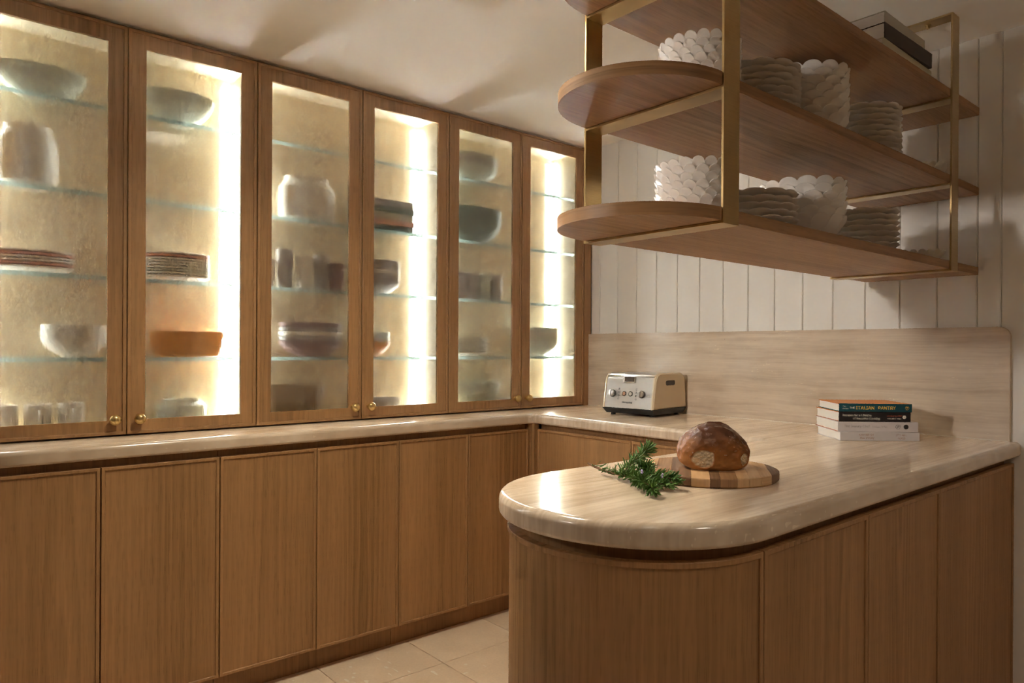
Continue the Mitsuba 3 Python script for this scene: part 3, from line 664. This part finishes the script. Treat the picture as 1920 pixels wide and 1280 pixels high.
# ---------------------------------------------------------------- bread
def bread():
    m = trimesh.creation.icosphere(subdivisions=6); v = np.array(m.vertices)
    d = v.copy()
    # local frame: x along the picture's right, y away from the viewer, z up
    ax = np.array([0.080, 0.066, 0.052])
    sq = (np.abs(v) ** 3.0).sum(1) ** (-1 / 3.0)
    v = v * sq[:, None] * ax
    x, y, z = v.T
    hx = np.interp(x, [-.080, -.070, -.041, -.011, .013, .033, .052, .071, .080], [.046, .072, .096, .103, .103, .096, .080, .062, .048])
    hc = ax[2] * np.clip(1 - np.abs(x / ax[0]) ** 3, 0.02, 1) ** (1 / 3) + 0.043
    z = np.where(z > -0.043, (z + 0.043) * hx / np.maximum(hc, 0.02) - 0.043, z)
    # score ridge from the crown down to the right
    ridge = np.exp(-((y + 0.010 + 0.15 * x) / 0.0055) ** 2) * np.clip(z / 0.03, 0, 1) * (x > -0.02)
    z = z + 0.0065 * ridge - 0.005 * np.exp(-((y + 0.024 + 0.15 * x) / 0.006) ** 2) * np.clip(z / 0.03, 0, 1) * (x > -0.02)
    v = np.stack([x, y, z], 1)
    nrm = d / np.linalg.norm(d, axis=1, keepdims=True)
    v = v + nrm * (0.009 * (meshkit.fbm(v * 24 + 5, 3, 3) - 0.5) + 0.0040 * (meshkit.fbm(v * 95 + 9, 3, 4) - 0.5))[:, None]
    v[:, 2] = np.maximum(v[:, 2], -0.043 + 0.0012 * meshkit.noise(v * 60))
    # torn crumb patches
    def patch(cx, cz, rx, rz, ysign=-1):
        q = ((v[:, 0] - cx) / rx) ** 2 + ((v[:, 2] - cz) / rz) ** 2 + 1.1 * (meshkit.fbm(v * 60 + 3, 3, 8) - 0.5)
        return np.clip((1.05 - q) / 0.25, 0, 1) * (v[:, 1] * ysign > 0.0)
    p = np.maximum(patch(-0.038, -0.014, 0.024, 0.021), patch(0.060, -0.016, 0.011, 0.014))
    v = v + nrm * (p * (-0.0040 + 0.010 * (meshkit.fbm(v * 230, 3, 12) - 0.45)))[:, None]
    # colour: dark crust on top, golden sides, floury dust
    hgt = np.clip((v[:, 2] + 0.035) / 0.085, 0, 1); mott = meshkit.fbm(v * 45 + 11, 4, 21); fine = meshkit.noise(v * 260, 5)
    k = np.clip(hgt * 1.0 + 1.0 * (mott - 0.45), 0, 1)[:, None]
    col = (1 - k) * np.array([0.33, 0.118, 0.026]) + k * np.array([0.080, 0.024, 0.008])
    edge = np.clip((0.30 - hgt) / 0.3, 0, 1)[:, None]; col = col * (1 - 0.45 * edge) + 0.45 * edge * np.array([0.52, 0.27, 0.085])
    fl = np.clip((meshkit.fbm(v * 42 + 40, 4, 31) - 0.60) * 8, 0, 1) * np.clip((v[:, 2] - 0.012) / 0.03, 0, 1) + 0.75 * ridge * (meshkit.noise(v * 90) > 0.45)
    fl = np.clip(fl + 0.8 * (meshkit.noise(v * 210, 77) > 0.90) * (hgt > 0.3), 0, 1)[:, None] * 0.50
    col = col * (1 - fl) + fl * np.array([0.55, 0.43, 0.32])
    crumb = np.array([0.70, 0.54, 0.34]) * (0.35 + 0.85 * meshkit.fbm(v * 190 + 2, 3, 51))[:, None]
    halo = np.clip(p * 1.0, 0, 1)[:, None]; col = col * (1 - halo) + halo * crumb
    q = np.array([[RT[0], -RT[1]], [RT[1], RT[0]]]); q = q / np.linalg.norm(q[:, 0])
    w = np.empty_like(v); w[:, :2] = v[:, :2] @ q.T + np.array([1.698, 1.468]); w[:, 2] = v[:, 2] + 0.043 + ZC + 0.0225
    return trimesh.Trimesh(w, m.faces, process=False), col
bm, bc = bread()
t = thing('bread_loaf', 'crusty brown bread loaf with pale torn ends lying on the chopping board', 'bread')
BREAD = mat('bread_crust', pr({'type': 'mesh_attribute', 'name': 'vertex_color'}, 0.55, 0.35))
scene[t] = mikit.ply(bm, BREAD, True, color=bc)

# ---------------------------------------------------------------- rosemary sprig
LEAF = mat('rosemary_leaf', pr({'type': 'mesh_attribute', 'name': 'vertex_color'}, 0.45, 0.4))
BARK = plain('rosemary_stem', (0.17, 0.095, 0.05), 0.7, 0.2)
FLOWER = plain('rosemary_flower', (0.50, 0.42, 0.62), 0.6, 0.2)
def tube(pts, r0, r1, n=7):
    p = np.array(pts, float); tt = np.gradient(p, axis=0); tt /= np.linalg.norm(tt, axis=1, keepdims=True)
    a = np.cross(tt, [0.1, 0.2, 1.0]); a /= np.linalg.norm(a, axis=1, keepdims=True); b_ = np.cross(tt, a)
    an = np.arange(n) * 2 * math.pi / n; rr = np.linspace(r0, r1, len(p))[:, None, None]
    v = (p[:, None] + rr * (np.cos(an)[None, :, None] * a[:, None] + np.sin(an)[None, :, None] * b_[:, None])).reshape(-1, 3)
    f = []
    for i in range(len(p) - 1):
        for k in range(n):
            q, q2 = i * n + k, i * n + (k + 1) % n; f += [[q, q2, q2 + n], [q, q2 + n, q + n]]
    m = trimesh.Trimesh(v, np.array(f), process=False); return m
def spline(cp, n=40):
    cp = np.array(cp, float); s = np.linspace(0, len(cp) - 1, n)
    from scipy.interpolate import CubicSpline
    return CubicSpline(np.arange(len(cp)), cp)(s)
zr = ZC
branches = [([(1.470, 1.279, zr + .022), (1.545, 1.269, zr + .012), (1.628, 1.248, zr + .013), (1.690, 1.232, zr + .016), (1.752, 1.240, zr + .014)], 0.0028, 0.0012, (0.06, 1.0), 380),
            ([(1.600, 1.255, zr + .014), (1.590, 1.300, zr + .034), (1.580, 1.350, zr + .052), (1.576, 1.385, zr + .064)], 0.0018, 0.0010, (0.0, 1.0), 300),
            ([(1.640, 1.246, zr + .016), (1.690, 1.205, zr + .022), (1.735, 1.178, zr + .022), (1.770, 1.158, zr + .014)], 0.0018, 0.0010, (0.0, 1.0), 300),
            ([(1.660, 1.240, zr + .016), (1.700, 1.250, zr + .026), (1.755, 1.262, zr + .020)], 0.0016, 0.0010, (0.1, 1.0), 190),
            ([(1.610, 1.252, zr + .014), (1.640, 1.270, zr + .030), (1.665, 1.268, zr + .040)], 0.0016, 0.0010, (0.1, 1.0), 190)]
t = thing('rosemary_sprig', 'green rosemary sprig lying on the rounded peninsula end beside the chopping board', 'rosemary')
nv, nf, nc = [], [], []
for cp, r0, r1, (s0, s1), cnt in branches:
    c = spline(cp); part(t, 'stem', ply(tube(c, r0, r1), BARK, True))
    tt = np.gradient(c, axis=0); tt /= np.linalg.norm(tt, axis=1, keepdims=True)
    for q in range(cnt):
        s = s0 + (s1 - s0) * rng.random() ** 0.8; i = min(int(s * (len(c) - 1)), len(c) - 1)
        if cp is branches[0][0] and s < 0.2 and rng.random() < 0.65: continue
        o, d = c[i], tt[i]
        side = np.cross(d, rng.normal(size=3)); side /= np.linalg.norm(side)
        tip = s > 0.93
        dirv = d * rng.uniform(0.45, 1.0) + side * (0.4 if tip else 1.0); dirv /= np.linalg.norm(dirv)
        L = rng.uniform(0.017, 0.031) * (0.75 if s > 0.9 else 1.0); wd = rng.uniform(0.0014, 0.0022)
        if (o + dirv * L)[2] < ZC + 0.002: dirv[2] = abs(dirv[2]) * 0.3; dirv /= np.linalg.norm(dirv)
        a = np.cross(dirv, rng.normal(size=3)); a /= np.linalg.norm(a); n_ = np.cross(dirv, a)
        bend = n_ * L * rng.uniform(-0.12, 0.12)
        P = [o, o + dirv * L * 0.35 + a * wd + bend * .6, o + dirv * L * 0.35 - a * wd + bend * .6, o + dirv * L * 0.78 + a * wd * .8 + bend, o + dirv * L * 0.78 - a * wd * .8 + bend, o + dirv * L + bend * .8,
             o + dirv * L * 0.5 + n_ * 0.0007 + bend * .8]
        for p_ in P: p_[2] = max(p_[2], ZC + 0.0006)
        k = sum(len(x) for x in nv)
        nv.append(np.array(P)); nf += [[k, k + 1, k + 6], [k, k + 6, k + 2], [k + 1, k + 3, k + 6], [k + 2, k + 6, k + 4], [k + 3, k + 5, k + 6], [k + 5, k + 4, k + 6], [k, k + 2, k + 1], [k + 1, k + 2, k + 4], [k + 1, k + 4, k + 3], [k + 3, k + 4, k + 5]]
        g_ = rng.random(); col = np.array([0.045, 0.105, 0.022]) * (1 - g_) + np.array([0.11, 0.20, 0.045]) * g_
        if s > 0.85: col = col * 1.25
        nc.append(np.tile(col, (7, 1)))
part(t, 'needles', mikit.ply(trimesh.Trimesh(np.vstack(nv), np.array(nf), process=False), LEAF, False, color=np.vstack(nc)), kind='stuff')
for p_ in ((1.700, 1.205, zr + .040), (1.728, 1.236, zr + .032)):
    m = cat([mv(trimesh.creation.icosphere(subdivisions=1, radius=0.0026), np.array(p_) + rng.uniform(-.003, .003, 3)) for _ in range(4)])
    part(t, 'flower', ply(m, FLOWER, True), 'tiny pale lilac flower')

# ---------------------------------------------------------------- contents of the glazed cabinets, colours paled for the milky veil of the glass
PORC = plain('cupboard_porcelain', (0.80, 0.76, 0.68), 0.55, 0.3); SAGE = plain('sage_glaze', (0.52, 0.55, 0.45), 0.55, 0.3); REDR = plain('red_rim', (0.60, 0.28, 0.20), 0.55, 0.3)
TERRA = plain('terracotta_glaze', (0.60, 0.26, 0.08), 0.55, 0.3); GREYC = plain('grey_glaze', (0.36, 0.33, 0.30), 0.55, 0.3); DGREEN = plain('dark_green_glaze', (0.13, 0.16, 0.12), 0.55, 0.3)
WINE = plain('wine_glaze', (0.26, 0.16, 0.14), 0.55, 0.3); BASKET = plain('woven_brown', (0.28, 0.20, 0.12), 0.7, 0.2); PALEG = plain('pale_green_glaze', (0.62, 0.68, 0.60), 0.55, 0.3)
SHZ = [ZB + 0.018] + SH
def bowl_mesh(R, h, foot=0.4, wall=0.005, n=56):
    ts = np.linspace(0, 1, 10); f = lambda q: R * (foot + (1 - foot) * np.sin(q * math.pi / 2) ** 0.8)
    p = [(0, 0), (R * foot * 0.95, 0)] + [(f(q), 0.003 + h * q) for q in ts] + [(f(1) - wall / 2, h + 0.005)] + [(f(q) - wall, max(0.003 + h * q, 0.003 + wall)) for q in ts[::-1]] + [(0, 0.003 + wall)]
    return lathe(p, n)
def plate_mesh(R): return bowl_mesh(R, 0.016, 0.62, 0.0045)
def jar_mesh(R, h): return lathe([(0, 0), (R * .8, 0), (R * .97, h * .08), (R, h * .3), (R * .98, h * .75), (R * .78, h * .93), (R * .80, h), (R * .72, h), (R * .70, h * .93), (R * .9, h * .7), (R * .9, h * .1), (0, h * .06)], 48)
def mug_mesh(R, h):
    body = lathe([(0, 0), (R * .9, 0), (R, h * .06), (R, h), (R - .003, h + .001), (R - .004, h), (R - .004, .006), (0, .006)], 36)
    hp = [(R - .002 + .022 * math.sin(q), 0, h * .5 + h * .30 * math.cos(q)) for q in np.linspace(0, math.pi, 12)]
    return cat([body, tube(np.array(hp) + np.array([0, 1e-5, 0]), .004, .004, 8)])
def glass_mesh(R, h): return lathe([(0, 0), (R * .85, 0), (R, h), (R - .002, h), (R * .82, .008), (0, .008)], 32)
def put(name, label, cat_, mesh, mt, x, y, sh, dz=0.0, group=None):
    t = thing(name, label, cat_, group); R = (mesh.bounds[1] - mesh.bounds[0])[0] / 2
    scene[t] = {**ply(mesh, mt, 30), 'to_world': T().translate([-0.144, y, SHZ[sh] + 0.0008 + dz]).scale([min(1.0, 0.079 / R), 1.0, 1.0])}; return t
def plates(n, R, x, y, sh, mts, desc, pitch=0.0098):
    pm = plate_mesh(R)
    for k in range(n): put('plate', f'{"topmost" if k == n - 1 else ords[k]} plate of the {desc}', 'plate', pm, mts[k % len(mts)], x, y, sh, k * pitch, f'plates of the {desc}')
def bowls(n, R, h, x, y, sh, mts, desc, pitch=0.016):
    bmsh = bowl_mesh(R, h)
    for k in range(n): put('bowl', f'{"topmost" if k == n - 1 else ords[k]} bowl of the {desc}', 'bowl', bmsh, mts[k % len(mts)], x, y, sh, k * pitch, f'bowls of the {desc}')
LC, MC, RC = 'leftmost glazed cabinet', 'middle glazed cabinet', 'cabinet by the wall'
# leftmost cabinet
put('serving_bowl', f'wide pale bowl with sage rim on the top shelf of the {LC}, behind its left door', 'bowl', bowl_mesh(0.135, 0.095, 0.45), SAGE, -0.19, 0.335, 4)
put('serving_bowl', f'sage green bowl on the top shelf of the {LC}, behind its right door', 'bowl', bowl_mesh(0.125, 0.110, 0.35), SAGE, -0.19, 0.765, 4)
put('jug', f'pale sage jar on the third shelf of the {LC}', 'jar', jar_mesh(0.085, 0.20), PORC, -0.20, 0.300, 3)
plates(6, 0.125, -0.19, 0.310, 2, (PORC, REDR, PORC), f'red rimmed stack behind the {LC} left door', 0.0105)
plates(9, 0.118, -0.19, 0.760, 2, (PORC, PORC, SAGE, PORC, PORC, PORC, PORC, REDR, PORC), f'striped stack behind the {LC} right door', 0.0105)
bowls(3, 0.100, 0.065, -0.19, 0.435, 1, (PORC,), f'white stack on the {LC} lowest shelf', 0.020)
put('casserole', f'orange glazed casserole dish on the lowest glass shelf of the {LC}', 'dish', bowl_mesh(0.130, 0.090, 0.85), TERRA, -0.19, 0.800, 1)
for k, y in enumerate((0.235, 0.330, 0.425)):
    put('mug', f'white mug on the floor of the {LC}, {("first", "second", "third")[k]} from the left', 'mug', mug_mesh(0.040, 0.085), PORC, -0.16, y, 0, 0, f'white mugs in the {LC}')
put('storage_tin', f'grey round tin on the floor of the {LC}, behind its right door', 'tin', jar_mesh(0.085, 0.085), PALEG, -0.19, 0.780, 0)
# middle cabinet
put('stoneware_jar', f'large cream jar on the third shelf of the {MC}', 'jar', jar_mesh(0.120, 0.185), PORC, -0.20, 1.270, 3)
for k, (y, h, mt_) in enumerate(((1.10, 0.115, PORC), (1.175, 0.16, GREYC), (1.255, 0.14, PORC), (1.335, 0.15, GREYC), (1.405, 0.12, WINE))):
    put('tumbler', f'tall tumbler on the second shelf of the {MC}, {ords[k] if k else "first"} from the left', 'tumbler', glass_mesh(0.034, h), mt_, -0.17, y, 2, 0, f'tumblers in the {MC}')
bowls(5, 0.135, 0.060, -0.19, 1.290, 1, (WINE, GREYC, PORC, GREYC, WINE), f'dark stack on the {MC}', 0.019)
put('basket', f'brown woven basket on the floor of the {MC}', 'basket', bowl_mesh(0.150, 0.120, 0.8), BASKET, -0.19, 1.200, 0)
put('pan', f'dark pan on the floor of the {MC}, beside the woven basket', 'pan', bowl_mesh(0.110, 0.050, 0.85), GREYC, -0.19, 1.610, 0)
cov = [(DGREEN, 0.024), (REDR, 0.022), (SAGE, 0.030), (DGREEN, 0.026), (GREYC, 0.030)]; zz = 0.0
for k, (mt_, h) in enumerate(cov):
    t = thing('cookbook', f'{ords[k] if k < 4 else "topmost"} cookbook of the dark pile on the third shelf of the {MC}', 'book', f'cookbooks of the dark pile in the {MC}')
    part(t, 'cover', {**ply(cat([box((-0.08, -0.125, 0), (0.08, 0.125, 0.002)), box((-0.08, -0.125, h - 0.002), (0.08, 0.125, h)), box((0.0775, -0.125, 0), (0.08, 0.125, h))]), mt_, False), 'to_world': T().translate([-0.144, 1.615 + 0.004 * (k % 2), SHZ[3] + 0.0008 + zz])})
    part(t, 'pages', {**ply(box((-0.077, -0.122, 0.002), (0.0773, 0.122, h - 0.002)), PAPER, False), 'to_world': T().translate([-0.144, 1.615 + 0.004 * (k % 2), SHZ[3] + 0.0008 + zz])})
    zz += h + 0.0006
bowls(5, 0.100, 0.060, -0.19, 1.610, 2, (GREYC, GREYC, PORC, GREYC, GREYC), f'grey stack on the second shelf of the {MC}', 0.021)
bowls(3, 0.090, 0.060, -0.19, 1.570, 1, (TERRA, PALEG, PALEG), f'green stack on the {MC}', 0.022)
# cabinet beside the wall
bowls(3, 0.165, 0.085, -0.19, 2.120, 4, (SAGE, GREYC, SAGE), f'grey stack on the top shelf of the {RC}', 0.024)
bowls(3, 0.170, 0.115, -0.19, 2.140, 3, (DGREEN,), f'dark green stack on the third shelf of the {RC}', 0.026)
for k, (y, mt_) in enumerate(((1.985, GREYC), (2.06, GREYC), (2.135, GREYC), (2.21, SAGE), (2.285, GREYC))):
    put('tumbler', f'squat tumbler on the second shelf of the {RC}, {ords[k] if k else "first"} from the left', 'tumbler', glass_mesh(0.036, 0.135), mt_, -0.17, y, 2, 0, f'tumblers in the {RC}')
plates(8, 0.115, -0.20, 2.110, 1, (PORC, PALEG), f'pale stack in the {RC}', 0.0100)
bowls(4, 0.150, 0.085, -0.18, 2.560, 1, (PALEG, SAGE, PORC, PALEG), f'pale green stack in the {RC}', 0.020)
put('serving_bowl', f'olive bowl on the floor of the {RC}', 'bowl', bowl_mesh(0.160, 0.110, 0.6), SAGE, -0.19, 2.150, 0)
put('tray', f'dark tray on the floor of the {RC}, behind its right door', 'tray', bowl_mesh(0.120, 0.016, 0.8), GREYC, -0.20, 2.480, 0)
